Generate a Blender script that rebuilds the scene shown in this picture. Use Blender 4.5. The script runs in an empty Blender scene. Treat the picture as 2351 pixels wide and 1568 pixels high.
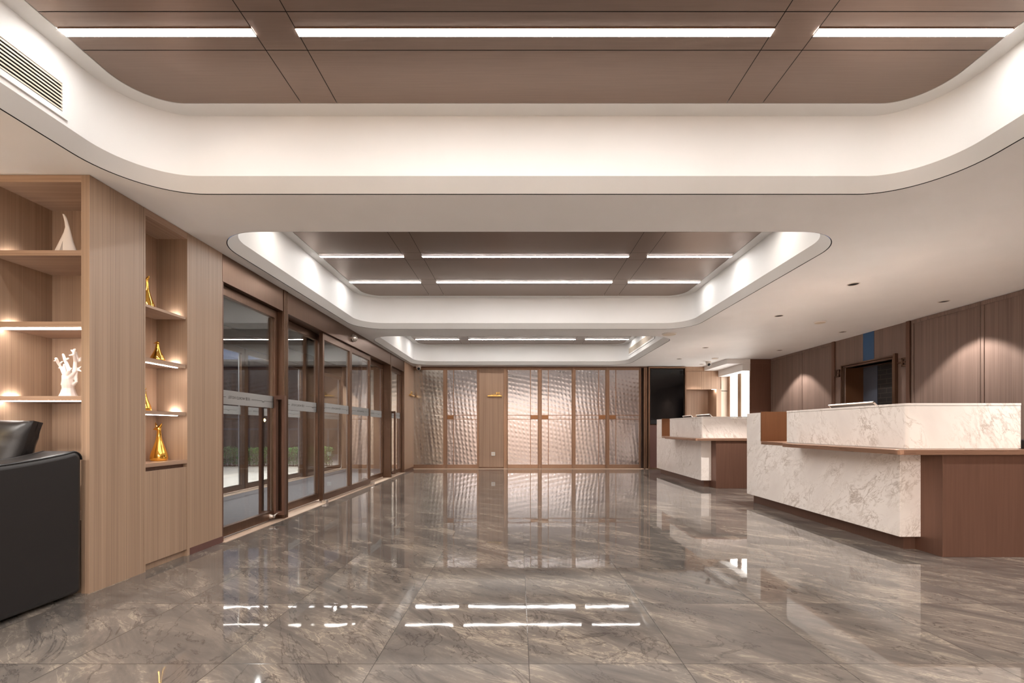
import bpy, bmesh, math, random
from mathutils import Vector, Matrix, noise as mnoise
R = random.Random(7)
PI = math.pi
scene = bpy.context.scene
COL = scene.collection
F = 1030.0          # focal length in pixels of the 2351 px wide frame
CZ = 2.54           # ceiling height
TZ = 3.0            # height of the tray ceilings
BY = 11.15          # plane of the back partition
XL, XR = -2.60, 5.60

# ------------------------------------------------------------------ materials
def s2l(r, g, b):
    f = lambda c: (c / 255 / 12.92) if c <= 10 else (((c / 255) + .055) / 1.055) ** 2.4
    return (f(r), f(g), f(b), 1)

class NT:
    def __init__(self, name):
        self.m = bpy.data.materials.new(name); self.m.use_nodes = True
        self.t = self.m.node_tree; self.t.nodes.clear()
        self.out = self.n('ShaderNodeOutputMaterial')
    def n(self, typ, **kw):
        nd = self.t.nodes.new(typ)
        for k, v in kw.items():
            if k.startswith('i_'):
                key = k[2:].replace('_', ' ')
                nd.inputs[int(key) if key.isdigit() else key].default_value = v
            else: setattr(nd, k, v)
        return nd
    def l(self, a, b, ao=0, bi=0):
        self.t.links.new(a.outputs[ao], b.inputs[bi])
    def pos(self, scale=(1, 1, 1), rot=(0, 0, 0), loc=(0, 0, 0)):
        g = self.n('ShaderNodeNewGeometry'); m = self.n('ShaderNodeMapping')
        m.inputs['Scale'].default_value = scale; m.inputs['Rotation'].default_value = rot; m.inputs['Location'].default_value = loc
        self.l(g, m, 'Position', 'Vector'); return m
    def along(self, d, freq, loc=(0, 0, 0), src=None):     # freq[0] counts along direction d
        m = self.n('ShaderNodeMapping', vector_type='TEXTURE')
        m.inputs['Rotation'].default_value = Vector(d).to_track_quat('X', 'Z').to_euler()
        m.inputs['Scale'].default_value = tuple(1 / f for f in freq); m.inputs['Location'].default_value = loc
        if src is None: self.l(self.n('ShaderNodeNewGeometry'), m, 'Position', 'Vector')
        else: self.l(src, m, 0, 'Vector')
        return m
    def ramp(self, stops, interp='LINEAR'):
        r = self.n('ShaderNodeValToRGB'); e = r.color_ramp; e.interpolation = interp
        while len(e.elements) < len(stops): e.elements.new(.5)
        for el, (p, c) in zip(e.elements, stops):
            el.position = p; el.color = c if len(c) == 4 else (*c, 1)
        return r
    def bsdf(self, **kw):
        p = self.n('ShaderNodeBsdfPrincipled')
        for k, v in kw.items(): p.inputs[k.replace('_', ' ')].default_value = v
        self.l(p, self.out, 0, 'Surface'); return p

def plain(name, col, rough=.5, metal=0, **kw):
    t = NT(name); t.bsdf(Base_Color=col, Roughness=rough, Metallic=metal, **kw)
    return t.m

def paint(name, col, rough=.6):
    t = NT(name); p = t.bsdf(Base_Color=col, Roughness=rough)
    nz = t.n('ShaderNodeTexNoise', i_Scale=3.0, i_Detail=4.0)
    t.l(t.pos(), nz, 0, 'Vector')
    r = t.ramp([(.3, tuple(c * .97 for c in col[:3])), (.7, col)])
    t.l(nz, r, 0, 0); t.l(r, p, 0, 'Base Color'); return t.m

def wood(name, a, b, horizontal=False, rough=.42):
    t = NT(name); p = t.bsdf(Roughness=rough)
    s1 = (110, 1.2, 110) if horizontal == 'y' else (1.2, 110, 110) if horizontal else (110, 110, .55)
    s2 = (14, .5, 14) if horizontal == 'y' else (.5, 14, 14) if horizontal else (14, 14, .25)
    n1 = t.n('ShaderNodeTexNoise', i_Scale=1.0, i_Detail=5.0, i_Roughness=.55); t.l(t.pos(s1), n1, 0, 'Vector')
    n2 = t.n('ShaderNodeTexNoise', i_Scale=1.0, i_Detail=3.0); t.l(t.pos(s2), n2, 0, 'Vector')
    mx = t.n('ShaderNodeMath', operation='MULTIPLY_ADD', i_1=.68); t.l(n1, mx, 0, 0)
    m2 = t.n('ShaderNodeMath', operation='MULTIPLY', i_1=.32); t.l(n2, m2, 0, 0); t.l(m2, mx, 0, 2)
    r = t.ramp([(.36, a), (.64, b)]); t.l(mx, r, 0, 0); t.l(r, p, 0, 'Base Color')
    bp = t.n('ShaderNodeBump', i_Strength=.06, i_Distance=.001); t.l(mx, bp, 0, 'Height'); t.l(bp, p, 0, 'Normal')
    return t.m

def brushed(name, col, rough=.34, dirv=(4, 4, 260), var=.10, metal=.6):
    t = NT(name); p = t.bsdf(Metallic=metal, Roughness=rough)
    n1 = t.n('ShaderNodeTexNoise', i_Scale=1.0, i_Detail=3.0); t.l(t.pos(dirv), n1, 0, 'Vector')
    lo = tuple(c * (1 - var) for c in col[:3]); hi = tuple(min(1, c * (1 + var)) for c in col[:3])
    r = t.ramp([(.3, lo), (.7, hi)]); t.l(n1, r, 0, 0); t.l(r, p, 0, 'Base Color')
    mr = t.n('ShaderNodeMapRange', i_3=rough - .05, i_4=rough + .07); t.l(n1, mr, 0, 0); t.l(mr, p, 0, 'Roughness')
    return t.m

def emit(name, col, strength):
    t = NT(name); e = t.n('ShaderNodeEmission'); e.inputs[0].default_value = col; e.inputs[1].default_value = strength
    t.l(e, t.out, 0, 'Surface'); return t.m

def glass_mat(name, tint=(.93, .95, .95, 1), boost=1.0):
    t = NT(name); tr = t.n('ShaderNodeBsdfTransparent'); tr.inputs[0].default_value = tint
    gl = t.n('ShaderNodeBsdfGlossy'); gl.inputs['Roughness'].default_value = .008; gl.inputs['Color'].default_value = (1, 1, 1, 1)
    fr = t.n('ShaderNodeFresnel'); ge = t.n('ShaderNodeNewGeometry')
    mi = t.n('ShaderNodeMapRange', i_3=1.52, i_4=1 / 1.52); t.l(ge, mi, 'Backfacing', 0); t.l(mi, fr, 0, 'IOR')
    mu = t.n('ShaderNodeMath', operation='MULTIPLY', i_1=boost, use_clamp=True); t.l(fr, mu, 0, 0)
    mx = t.n('ShaderNodeMixShader'); t.l(mu, mx, 0, 0); t.l(tr, mx, 0, 1); t.l(gl, mx, 0, 2); t.l(mx, t.out, 0, 'Surface')
    return t.m

def frosted_mat(name):
    t = NT(name); tr = t.n('ShaderNodeBsdfTransparent'); tr.inputs[0].default_value = (.95, .95, .95, 1)
    d = t.n('ShaderNodeBsdfDiffuse'); d.inputs[0].default_value = (.47, .455, .44, 1)
    tl = t.n('ShaderNodeBsdfTranslucent'); tl.inputs[0].default_value = (.47, .455, .44, 1)
    m1 = t.n('ShaderNodeMixShader', i_0=.4); t.l(d, m1, 0, 1); t.l(tl, m1, 0, 2)
    m2 = t.n('ShaderNodeMixShader', i_0=.72); t.l(tr, m2, 0, 1); t.l(m1, m2, 0, 2); t.l(m2, t.out, 0, 'Surface')
    return t.m

def floor_mat():
    t = NT('polished grey brown marble tile'); p = t.bsdf(Roughness=.03, IOR=1.5)
    p.inputs['Specular IOR Level'].default_value = .62
    T, X0, Y0 = .657, .045, 1.907
    geo = t.n('ShaderNodeNewGeometry'); sub = t.n('ShaderNodeVectorMath', operation='SUBTRACT'); sub.inputs[1].default_value = (X0, Y0, 0)
    t.l(geo, sub, 'Position', 0)
    dv = t.n('ShaderNodeVectorMath', operation='DIVIDE'); dv.inputs[1].default_value = (T, T, 1); t.l(sub, dv)
    fl = t.n('ShaderNodeVectorMath', operation='FLOOR'); t.l(dv, fl)
    fr = t.n('ShaderNodeVectorMath', operation='FRACTION'); t.l(dv, fr)
    wn = t.n('ShaderNodeTexWhiteNoise', noise_dimensions='3D'); t.l(fl, wn, 0, 'Vector')
    sc = t.n('ShaderNodeVectorMath', operation='SCALE'); sc.inputs['Scale'].default_value = 14.0; t.l(wn, sc, 'Color', 0)
    add = t.n('ShaderNodeVectorMath', operation='ADD'); t.l(geo, add, 'Position', 0); t.l(sc, add, 0, 1)
    mp = lambda freq, d: t.along((d[0], d[1], 0), freq, (0, 0, 0), add)
    n1 = t.n('ShaderNodeTexNoise', i_Scale=1.0, i_Detail=12.0, i_Roughness=.66, i_Distortion=1.5); t.l(mp((1.0, 3.4, 1), (.75, -.6)), n1, 0, 'Vector')
    n2 = t.n('ShaderNodeTexNoise', i_Scale=1.0, i_Detail=9.0, i_Roughness=.7, i_Distortion=2.4); t.l(mp((1.6, 5.5, 1), (.8, -.5)), n2, 0, 'Vector')
    n3 = t.n('ShaderNodeTexNoise', i_Scale=1.0, i_Detail=8.0, i_Roughness=.6, i_Distortion=1.2); t.l(mp((1.3, 3.0, 1), (.6, -.8)), n3, 0, 'Vector')
    r1 = t.ramp([(.26, s2l(76, 71, 69)), (.45, s2l(98, 92, 87)), (.58, s2l(113, 105, 98)), (.76, s2l(132, 123, 113))]); t.l(n1, r1, 0, 0)
    def ridge(n, w):
        a = t.n('ShaderNodeMath', operation='SUBTRACT', i_1=.5); t.l(n, a, 0, 0)
        b = t.n('ShaderNodeMath', operation='ABSOLUTE'); t.l(a, b)
        c = t.n('ShaderNodeMapRange', i_1=0.0, i_2=w, i_3=1.0, i_4=0.0); t.l(b, c, 0, 0); return c
    v1 = ridge(n2, .032); v2 = ridge(n3, .012)
    g1 = t.n('ShaderNodeMapRange', i_1=.48, i_2=.62); t.l(n1, g1, 0, 0)
    m1 = t.n('ShaderNodeMath', operation='MULTIPLY'); t.l(v1, m1, 0, 0); t.l(g1, m1, 0, 1)
    k1 = t.n('ShaderNodeMath', operation='MULTIPLY', i_1=.55); t.l(m1, k1)
    x1 = t.n('ShaderNodeMix', data_type='RGBA'); t.l(k1, x1, 0, 0); t.l(r1, x1, 0, 6); x1.inputs[7].default_value = s2l(176, 163, 146)
    k2 = t.n('ShaderNodeMath', operation='MULTIPLY', i_1=.6); t.l(v2, k2)
    x2 = t.n('ShaderNodeMix', data_type='RGBA'); t.l(k2, x2, 0, 0); t.l(x1, x2, 2, 6); x2.inputs[7].default_value = s2l(58, 52, 50)
    # joints
    sx = t.n('ShaderNodeSeparateXYZ'); t.l(fr, sx)
    def edge(o):
        a = t.n('ShaderNodeMath', operation='SUBTRACT', i_1=.5); t.l(sx, a, o, 0)
        b = t.n('ShaderNodeMath', operation='ABSOLUTE'); t.l(a, b); return b
    mxn = t.n('ShaderNodeMath', operation='MAXIMUM'); t.l(edge(0), mxn, 0, 0); t.l(edge(1), mxn, 0, 1)
    gt = t.n('ShaderNodeMath', operation='GREATER_THAN', i_1=.5 - .0030); t.l(mxn, gt)
    k3 = t.n('ShaderNodeMath', operation='MULTIPLY', i_1=.75); t.l(gt, k3)
    x3 = t.n('ShaderNodeMix', data_type='RGBA'); t.l(k3, x3, 0, 0); t.l(x2, x3, 2, 6); x3.inputs[7].default_value = s2l(52, 46, 43)
    t.l(x3, p, 2, 'Base Color')
    rg = t.n('ShaderNodeMapRange', i_3=.028, i_4=.12); t.l(gt, rg, 0, 0); t.l(rg, p, 0, 'Roughness')
    nb = t.n('ShaderNodeTexNoise', i_Scale=5.0, i_Detail=2.0); t.l(add, nb, 0, 'Vector')
    bp = t.n('ShaderNodeBump', i_Strength=.25, i_Distance=.0014); t.l(nb, bp, 0, 'Height'); t.l(bp, p, 0, 'Normal')
    return t.m

def marble_mat(name, d=(.6, -.75, .65), seed=0):
    t = NT(name); p = t.bsdf(Roughness=.16)
    q = lambda f: t.along(d, f, (seed, seed * .7, 0))
    n1 = t.n('ShaderNodeTexNoise', i_Scale=1.0, i_Detail=9.0, i_Roughness=.6, i_Distortion=.5); t.l(q((.32, 4.2, 4.2)), n1, 0, 'Vector')
    n2 = t.n('ShaderNodeTexNoise', i_Scale=1.0, i_Detail=10.0, i_Roughness=.66, i_Distortion=.7); t.l(q((.9, 11, 11)), n2, 0, 'Vector')
    nm = t.n('ShaderNodeTexNoise', i_Scale=1.5, i_Detail=3.0); t.l(q((.45, 2.4, 2.4)), nm, 0, 'Vector')
    base = t.ramp([(.3, s2l(222, 214, 208)), (.55, s2l(233, 226, 220)), (.8, s2l(239, 233, 228))]); t.l(nm, base, 0, 0)
    def ridge(n, w):
        a = t.n('ShaderNodeMath', operation='SUBTRACT', i_1=.5); t.l(n, a, 0, 0)
        b = t.n('ShaderNodeMath', operation='ABSOLUTE'); t.l(a, b)
        c = t.n('ShaderNodeMapRange', i_1=0.0, i_2=w, i_3=1.0, i_4=0.0); t.l(b, c, 0, 0); return c
    v1, v2 = ridge(n1, .030), ridge(n2, .020)
    g = t.n('ShaderNodeMapRange', i_1=.46, i_2=.68); t.l(nm, g, 0, 0)
    g2 = t.n('ShaderNodeMapRange', i_1=.40, i_2=.62); t.l(nm, g2, 0, 0)
    a = t.n('ShaderNodeMath', operation='MULTIPLY'); t.l(v1, a, 0, 0); t.l(g, a, 0, 1)
    b = t.n('ShaderNodeMath', operation='MULTIPLY'); t.l(v2, b, 0, 0); t.l(g2, b, 0, 1)
    ka = t.n('ShaderNodeMath', operation='MULTIPLY', i_1=.62); t.l(a, ka)
    kb = t.n('ShaderNodeMath', operation='MULTIPLY', i_1=.55); t.l(b, kb)
    x1 = t.n('ShaderNodeMix', data_type='RGBA'); t.l(ka, x1, 0, 0); t.l(base, x1, 0, 6); x1.inputs[7].default_value = s2l(156, 138, 124)
    x2 = t.n('ShaderNodeMix', data_type='RGBA'); t.l(kb, x2, 0, 0); t.l(x1, x2, 2, 6); x2.inputs[7].default_value = s2l(150, 128, 108)
    t.l(x2, p, 2, 'Base Color'); return t.m

def ripple_mat(name, tint, seed=0.0):
    t = NT(name); p = t.bsdf(Metallic=1.0, Roughness=.19, Base_Color=tint)
    def wv(direction, scale, dist, rot):
        w = t.n('ShaderNodeTexWave', wave_type='BANDS', bands_direction=direction, i_Scale=scale, i_Distortion=dist, i_Detail=1.0, i_Detail_Scale=.6)
        t.l(t.pos((1, 1, 1), (0, rot, 0), (seed, 0, seed * .6)), w, 0, 'Vector'); return w
    a, b = wv('X', 3.3, 2.4, .12), wv('Z', 2.9, 2.4, -.18)
    ad = t.n('ShaderNodeMath', operation='ADD'); k = t.n('ShaderNodeMath', operation='MULTIPLY', i_1=.30); t.l(b, k, 1, 0); t.l(a, ad, 1, 0); t.l(k, ad, 0, 1)
    pr = t.n('ShaderNodeMath', operation='MULTIPLY'); t.l(a, pr, 1, 0); t.l(b, pr, 1, 1); a2 = t.n('ShaderNodeMath', operation='MULTIPLY_ADD', i_1=.35); t.l(ad, a2); t.l(pr, a2, 0, 2); ad = a2
    bp = t.n('ShaderNodeBump', i_Strength=1.0, i_Distance=.0012); t.l(ad, bp, 0, 'Height'); t.l(bp, p, 0, 'Normal')
    return t.m

def carpet_mat():
    t = NT('ribbed grey entrance matting'); p = t.bsdf(Roughness=.95)
    w = t.n('ShaderNodeTexWave', wave_type='BANDS', bands_direction='Y', i_Scale=9.0, i_Distortion=.6); t.l(t.pos(), w, 0, 'Vector')
    n = t.n('ShaderNodeTexNoise', i_Scale=160.0, i_Detail=3.0); t.l(t.pos(), n, 0, 'Vector')
    ad = t.n('ShaderNodeMath', operation='MULTIPLY_ADD', i_1=.45); t.l(w, ad, 1, 0); t.l(n, ad, 0, 2)
    r = t.ramp([(.35, s2l(74, 72, 75)), (1.0, s2l(118, 114, 117))]); t.l(ad, r, 0, 0); t.l(r, p, 0, 'Base Color')
    return t.m

def leather_mat():
    t = NT('black leather'); p = t.bsdf(Base_Color=s2l(26, 23, 23), Roughness=.42)
    v = t.n('ShaderNodeTexVoronoi', i_Scale=260.0); t.l(t.pos(), v, 0, 'Vector')
    bp = t.n('ShaderNodeBump', i_Strength=.12, i_Distance=.001); t.l(v, bp, 0, 'Height'); t.l(bp, p, 0, 'Normal')
    return t.m

def brick_mat():
    t = NT('dark brick'); p = t.bsdf(Roughness=.6)
    b = t.n('ShaderNodeTexBrick'); b.inputs['Color1'].default_value = s2l(24, 21, 20); b.inputs['Color2'].default_value = s2l(18, 16, 16); b.inputs['Mortar'].default_value = s2l(60, 52, 46)
    b.inputs['Scale'].default_value = 1; b.inputs['Mortar Size'].default_value = .004; b.inputs['Brick Width'].default_value = .24; b.inputs['Row Height'].default_value = .075
    g = t.n('ShaderNodeNewGeometry'); s = t.n('ShaderNodeSeparateXYZ'); c = t.n('ShaderNodeCombineXYZ')
    t.l(g, s, 'Position', 0); t.l(s, c, 1, 0); t.l(s, c, 2, 1); t.l(c, b, 0, 'Vector'); t.l(b, p, 0, 'Base Color'); return t.m

M = dict(
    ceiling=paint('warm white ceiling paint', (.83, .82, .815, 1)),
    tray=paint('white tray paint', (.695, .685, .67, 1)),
    gap=plain('black shadow gap', (.01, .01, .01, 1), .9),
    copper=brushed('satin bronze ceiling sheet', (.245, .178, .143, 1), .30, (3, 120, 3), .05),
    bronze=brushed('brushed bronze frame', (.165, .100, .068, 1), .33, (90, 90, 2), .10, .88),
    darkbronze=brushed('dark bronze', (.17, .095, .068, 1), .40, (90, 90, 2), .10),
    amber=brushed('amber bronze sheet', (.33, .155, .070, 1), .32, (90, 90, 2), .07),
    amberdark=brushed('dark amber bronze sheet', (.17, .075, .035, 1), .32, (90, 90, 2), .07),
    litbronze=brushed('bronze frame with painted light', (.32, .20, .135, 1), .30, (90, 90, 2), .08, .8),  # frame bronze with a lighter colour, as if lit from behind the camera
    edgebronze=brushed('bronze edge trim', (.34, .20, .135, 1), .28, (3, 3, 90), .06),
    pedestal=brushed('brown bronze cladding', (.19, .100, .070, 1), .42, (60, 60, 2), .08),
    wood=wood('light brown veneer', s2l(137, 113, 94), s2l(164, 138, 116)),
    woodh=wood('light brown veneer, lying grain', s2l(140, 112, 94), s2l(170, 142, 120), True),
    woodn=wood('light brown veneer, grain along the wall', s2l(140, 112, 94), s2l(170, 142, 120), 'y'),
    woodr=wood('mauve brown veneer', s2l(105, 87, 78), s2l(132, 112, 102)),
    woodb=wood('beige brown veneer', s2l(146, 116, 95), s2l(174, 143, 119)),
    skirt=plain('maroon brown skirting', s2l(96, 66, 60), .4),
    maroon=plain('maroon panel', s2l(98, 70, 66), .4),
    floor=floor_mat(),
    marble=marble_mat('white veined marble', (.6, -.75, .65), 0),
    marbleb=marble_mat('white veined marble, upstand', (.6, -.45, -.85), 5.3),
    ripple=ripple_mat('rippled silver glass', (.53, .50, .51, 1)),
    rippleg=ripple_mat('rippled clear silver glass', (.55, .52, .485, 1), 2.7),
    glass=glass_mat('clear door glass', boost=1.5),
    frosted=frosted_mat('frosted film'),
    ink=plain('etched grey lettering', s2l(74, 70, 68), .6),
    carpet=carpet_mat(),
    stone=paint('pale beige stone', s2l(196, 172, 152), .4),
    pavement=paint('pale pavement', s2l(190, 182, 174), .8),
    leather=leather_mat(),
    piping=plain('glossy black piping', s2l(14, 12, 12), .28),
    gold=plain('polished gold', (.95, .55, .11, 1), .10, 1),
    brass=plain('brass', (.80, .52, .16, 1), .25, 1),
    steel=plain('brushed steel', (.72, .68, .64, 1), .28, 1),
    white=plain('white plastic', s2l(222, 216, 210), .4),
    ceramic=plain('white ceramic', s2l(236, 230, 226), .3),
    grille=plain('cream grille', s2l(214, 200, 182), .5),
    black=plain('black plastic', s2l(16, 15, 16), .3),
    screen=plain('dark glossy screen', s2l(8, 8, 10), .08),
    darkgrey=plain('dark grey plastic', s2l(30, 30, 34), .4),
    blue=plain('blue film', s2l(42, 84, 128), .35),
    bluegrey=plain('blue grey panel', s2l(72, 80, 92), .35),
    brick=brick_mat(),
    beige=paint('beige wall panel', s2l(208, 188, 170), .5),
    rear=paint('beige wall', s2l(190, 170, 154), .6),
    facade=paint('night facade', s2l(70, 58, 54), .8),
    leaf=plain('hedge leaf', s2l(84, 136, 62), .5),
    leafb=plain('hedge twig', s2l(70, 56, 40), .8),
    led=emit('white LED diffuser', (1, .97, .945, 1), 52),
    shelfled=emit('shelf LED', (1, .93, .88, 1), 60),
    lightbox=emit('lit white panel', (1, .96, .90, 1), 5.0),
    warm=emit('warm street lamp', (1, .55, .18, 1), 60),
)

# ------------------------------------------------------------------ mesh building
class MB:
    def __init__(s): s.v, s.f = [], []
    def add(s, vs, fs):
        o = len(s.v); s.v += [tuple(p) for p in vs]; s.f += [tuple(o + i for i in f) for f in fs]; return s
    def box(s, x0, x1, y0, y1, z0, z1):
        x0, x1 = sorted((x0, x1)); y0, y1 = sorted((y0, y1)); z0, z1 = sorted((z0, z1))
        vs = [(x, y, z) for z in (z0, z1) for y in (y0, y1) for x in (x0, x1)]
        return s.add(vs, [(0, 2, 3, 1), (4, 5, 7, 6), (0, 1, 5, 4), (2, 6, 7, 3), (0, 4, 6, 2), (1, 3, 7, 5)])
    def prism(s, poly, axis, a, b):
        n = len(poly)
        mk = {'x': lambda p, t: (t, p[0], p[1]), 'y': lambda p, t: (p[0], t, p[1]), 'z': lambda p, t: (p[0], p[1], t)}[axis]
        vs = [mk(p, a) for p in poly] + [mk(p, b) for p in poly]
        fs = [tuple(range(n)), tuple(range(2 * n - 1, n - 1, -1))] + [(i, n + i, n + (i + 1) % n, (i + 1) % n) for i in range(n)]
        return s.add(vs, fs)
    def ring(s, A, B):       # band between two closed loops of 3D points
        n = len(A)
        return s.add(list(A) + list(B), [(i, (i + 1) % n, n + (i + 1) % n, n + i) for i in range(n)])
    def loft(s, loops, cap=True):
        n = len(loops[0]); vs = [p for L in loops for p in L]; fs = []
        for k in range(len(loops) - 1):
            fs += [(k * n + i, k * n + (i + 1) % n, (k + 1) * n + (i + 1) % n, (k + 1) * n + i) for i in range(n)]
        if cap: fs += [tuple(reversed(range(n))), tuple((len(loops) - 1) * n + i for i in range(n))]
        return s.add(vs, fs)
    def tube(s, pts, rad, n=10):
        pts = [Vector(p) for p in pts]
        if not hasattr(rad, '__len__'): rad = [rad] * len(pts)
        loops = []; up = Vector((0, 0, 1)); prev = None
        for i, p in enumerate(pts):
            d = (pts[min(i + 1, len(pts) - 1)] - pts[max(i - 1, 0)]).normalized()
            a = prev if prev is not None else (up if abs(d.z) < .9 else Vector((1, 0, 0)))
            u = (a - d * a.dot(d)).normalized(); w = d.cross(u); prev = u
            loops.append([p + (u * math.cos(2 * PI * k / n) + w * math.sin(2 * PI * k / n)) * rad[i] for k in range(n)])
        return s.loft(loops)
    def lathe(s, prof, c, n=24, axis='z'):
        loops = []
        for r, h in prof:
            L = []
            for k in range(n):
                a = 2 * PI * k / n; u, w = r * math.cos(a), r * math.sin(a)
                L.append({'z': (c[0] + u, c[1] + w, c[2] + h), 'x': (c[0] + h, c[1] + u, c[2] + w), 'y': (c[0] + w, c[1] + h, c[2] + u)}[axis])
            loops.append(L)
        return s.loft(loops)
    def build(s, name, mat, parent=None, bevel=0, smooth=False, fix=True, segs=2):
        off = Vector((0, 0, 0)); q = parent
        while q is not None: off += q.location; q = q.parent
        me = bpy.data.meshes.new(name)
        me.from_pydata([Vector(p) - off for p in s.v], [], s.f); me.update()
        if fix:
            bm = bmesh.new(); bm.from_mesh(me); bmesh.ops.recalc_face_normals(bm, faces=bm.faces); bm.to_mesh(me); bm.free()
        if smooth:
            for p in me.polygons: p.use_smooth = True
            me.set_sharp_from_angle(angle=math.radians(40 if smooth is True else smooth))
        me.materials.append(M[mat] if isinstance(mat, str) else mat)
        o = bpy.data.objects.new(name, me); COL.objects.link(o); o.parent = parent
        if bevel:
            b = o.modifiers.new('edge', 'BEVEL'); b.width = bevel; b.segments = segs; b.limit_method = 'ANGLE'
        return o

def tag(o, label, cat=None, group=None, kind=None):
    o['label'] = label
    if cat: o['category'] = cat
    if group: o['group'] = group
    if kind: o['kind'] = kind
    return o
def thing(name, label, cat, loc, group=None, kind=None):
    o = bpy.data.objects.new(name, None); COL.objects.link(o); o.location = loc; o.empty_display_size = .1
    return tag(o, label, cat, group, kind)
def copy_tree(o, parent=None):
    c = o.copy(); COL.objects.link(c)
    if parent is not None: c.parent = parent; c.matrix_parent_inverse = o.matrix_parent_inverse
    for ch in list(o.children): copy_tree(ch, c)
    return c
def struct(name, label, cat, mb, mat, **kw):
    return tag(mb.build(name, mat, **kw), label, cat, None, 'structure')
def rrect(x0, x1, y0, y1, r, z, n=18):
    pts = []
    for cx, cy, a0 in ((x1 - r, y1 - r, 0), (x0 + r, y1 - r, PI / 2), (x0 + r, y0 + r, PI), (x1 - r, y0 + r, 1.5 * PI)):
        for k in range(n + 1):
            a = a0 + PI / 2 * k / n; pts.append((cx + r * math.cos(a), cy + r * math.sin(a), z))
    return pts

# ------------------------------------------------------------------ room shell
YN = -3.6      # rear of the room, behind the camera
struct('floor', 'polished grey brown marble tile floor of the lobby', 'floor', MB().box(-4.4, 5.8, YN, 11.9, -.08, 0), 'floor')
TRAYS = [(-2.50, 2.68, -.50, 2.954), (-2.49, 2.67, 3.51, 6.955), (-2.53, 2.655, 7.48, 10.86)]
RAD = .45
def fill_with_holes(outer, holes, z, up=False):
    bm = bmesh.new()
    for L in [outer] + holes:
        vs = [bm.verts.new((p[0], p[1], z)) for p in L]
        for i in range(len(vs)): bm.edges.new((vs[i], vs[(i + 1) % len(vs)]))
    bmesh.ops.triangle_fill(bm, use_beauty=True, edges=bm.edges[:])
    bm.normal_update()
    for f in bm.faces:
        if (f.normal.z > 0) != up: f.normal_flip()
    m = MB(); bm.verts.index_update()
    m.add([v.co[:] for v in bm.verts], [[v.index for v in f.verts] for f in bm.faces]); bm.free(); return m
cm = fill_with_holes([(-4.4, YN, 0), (5.8, YN, 0), (5.8, 11.9, 0), (-4.4, 11.9, 0)],
                     [rrect(a, b, c, d, RAD, 0) for a, b, c, d in TRAYS], CZ)
ceil = struct('ceiling', 'warm white flat ceiling with three rounded recessed trays', 'ceiling', cm, 'ceiling', fix=False)
ROWS = [[2.264, 1.35, .43], [5.215, 6.13, 4.30], [10.07, 9.15]]
SEG = [(-2.30, -1.335), (-1.115, 1.282), (1.502, 2.475)]
def inset(t, d, z):
    a, b, c, e = t; return rrect(a + d, b - d, c + d, e - d, RAD - d, z)
for ti, T in enumerate(TRAYS):
    MB().ring(inset(T, 0, CZ), inset(T, 0, CZ + .012)).ring(inset(T, 0, CZ + .012), inset(T, .009, CZ + .012)).build('shadow_gap', 'gap', ceil)
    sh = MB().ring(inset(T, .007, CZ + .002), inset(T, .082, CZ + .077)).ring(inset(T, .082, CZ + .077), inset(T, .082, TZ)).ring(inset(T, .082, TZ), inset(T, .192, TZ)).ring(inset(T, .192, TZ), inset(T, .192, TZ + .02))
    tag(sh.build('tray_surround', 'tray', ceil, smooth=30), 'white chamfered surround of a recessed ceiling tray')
    # bronze sheet panels with open joints
    bm = bmesh.new(); vs = [bm.verts.new(p) for p in inset(T, .195, TZ + .002)]; bm.faces.new(vs)
    cutx = [SEG[0][1], SEG[1][0], SEG[1][1], SEG[2][0]]
    cuty = [r + s for r in ROWS[ti] for s in (-.11, .11)]
    g = .0022
    def cut(co, no): bmesh.ops.bisect_plane(bm, geom=bm.verts[:] + bm.edges[:] + bm.faces[:], plane_co=co, plane_no=no)
    for x in cutx:
        for s in (-g, g): cut((x + s, 0, 0), (1, 0, 0))
    for y in cuty:
        for s in (-g, g): cut((0, y + s, 0), (0, 1, 0))
    kill = [f for f in bm.faces if any(abs(f.calc_center_median().x - x) < g for x in cutx) or any(abs(f.calc_center_median().y - y) < g for y in cuty)]
    bmesh.ops.delete(bm, geom=kill, context='FACES')
    bm.normal_update()
    for f in bm.faces:
        if f.normal.z > 0: f.normal_flip()
    bm.verts.index_update(); m = MB(); m.add([v.co[:] for v in bm.verts], [[v.index for v in f.verts] for f in bm.faces]); bm.free()
    tag(m.build('bronze_panel', 'copper', ceil, fix=False), 'satin bronze sheet panels lining a ceiling tray')
    a, b, c, d = T
    MB().box(a, b, c, d, TZ + .02, TZ + .05).build('tray_backing', 'gap', ceil)

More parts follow.
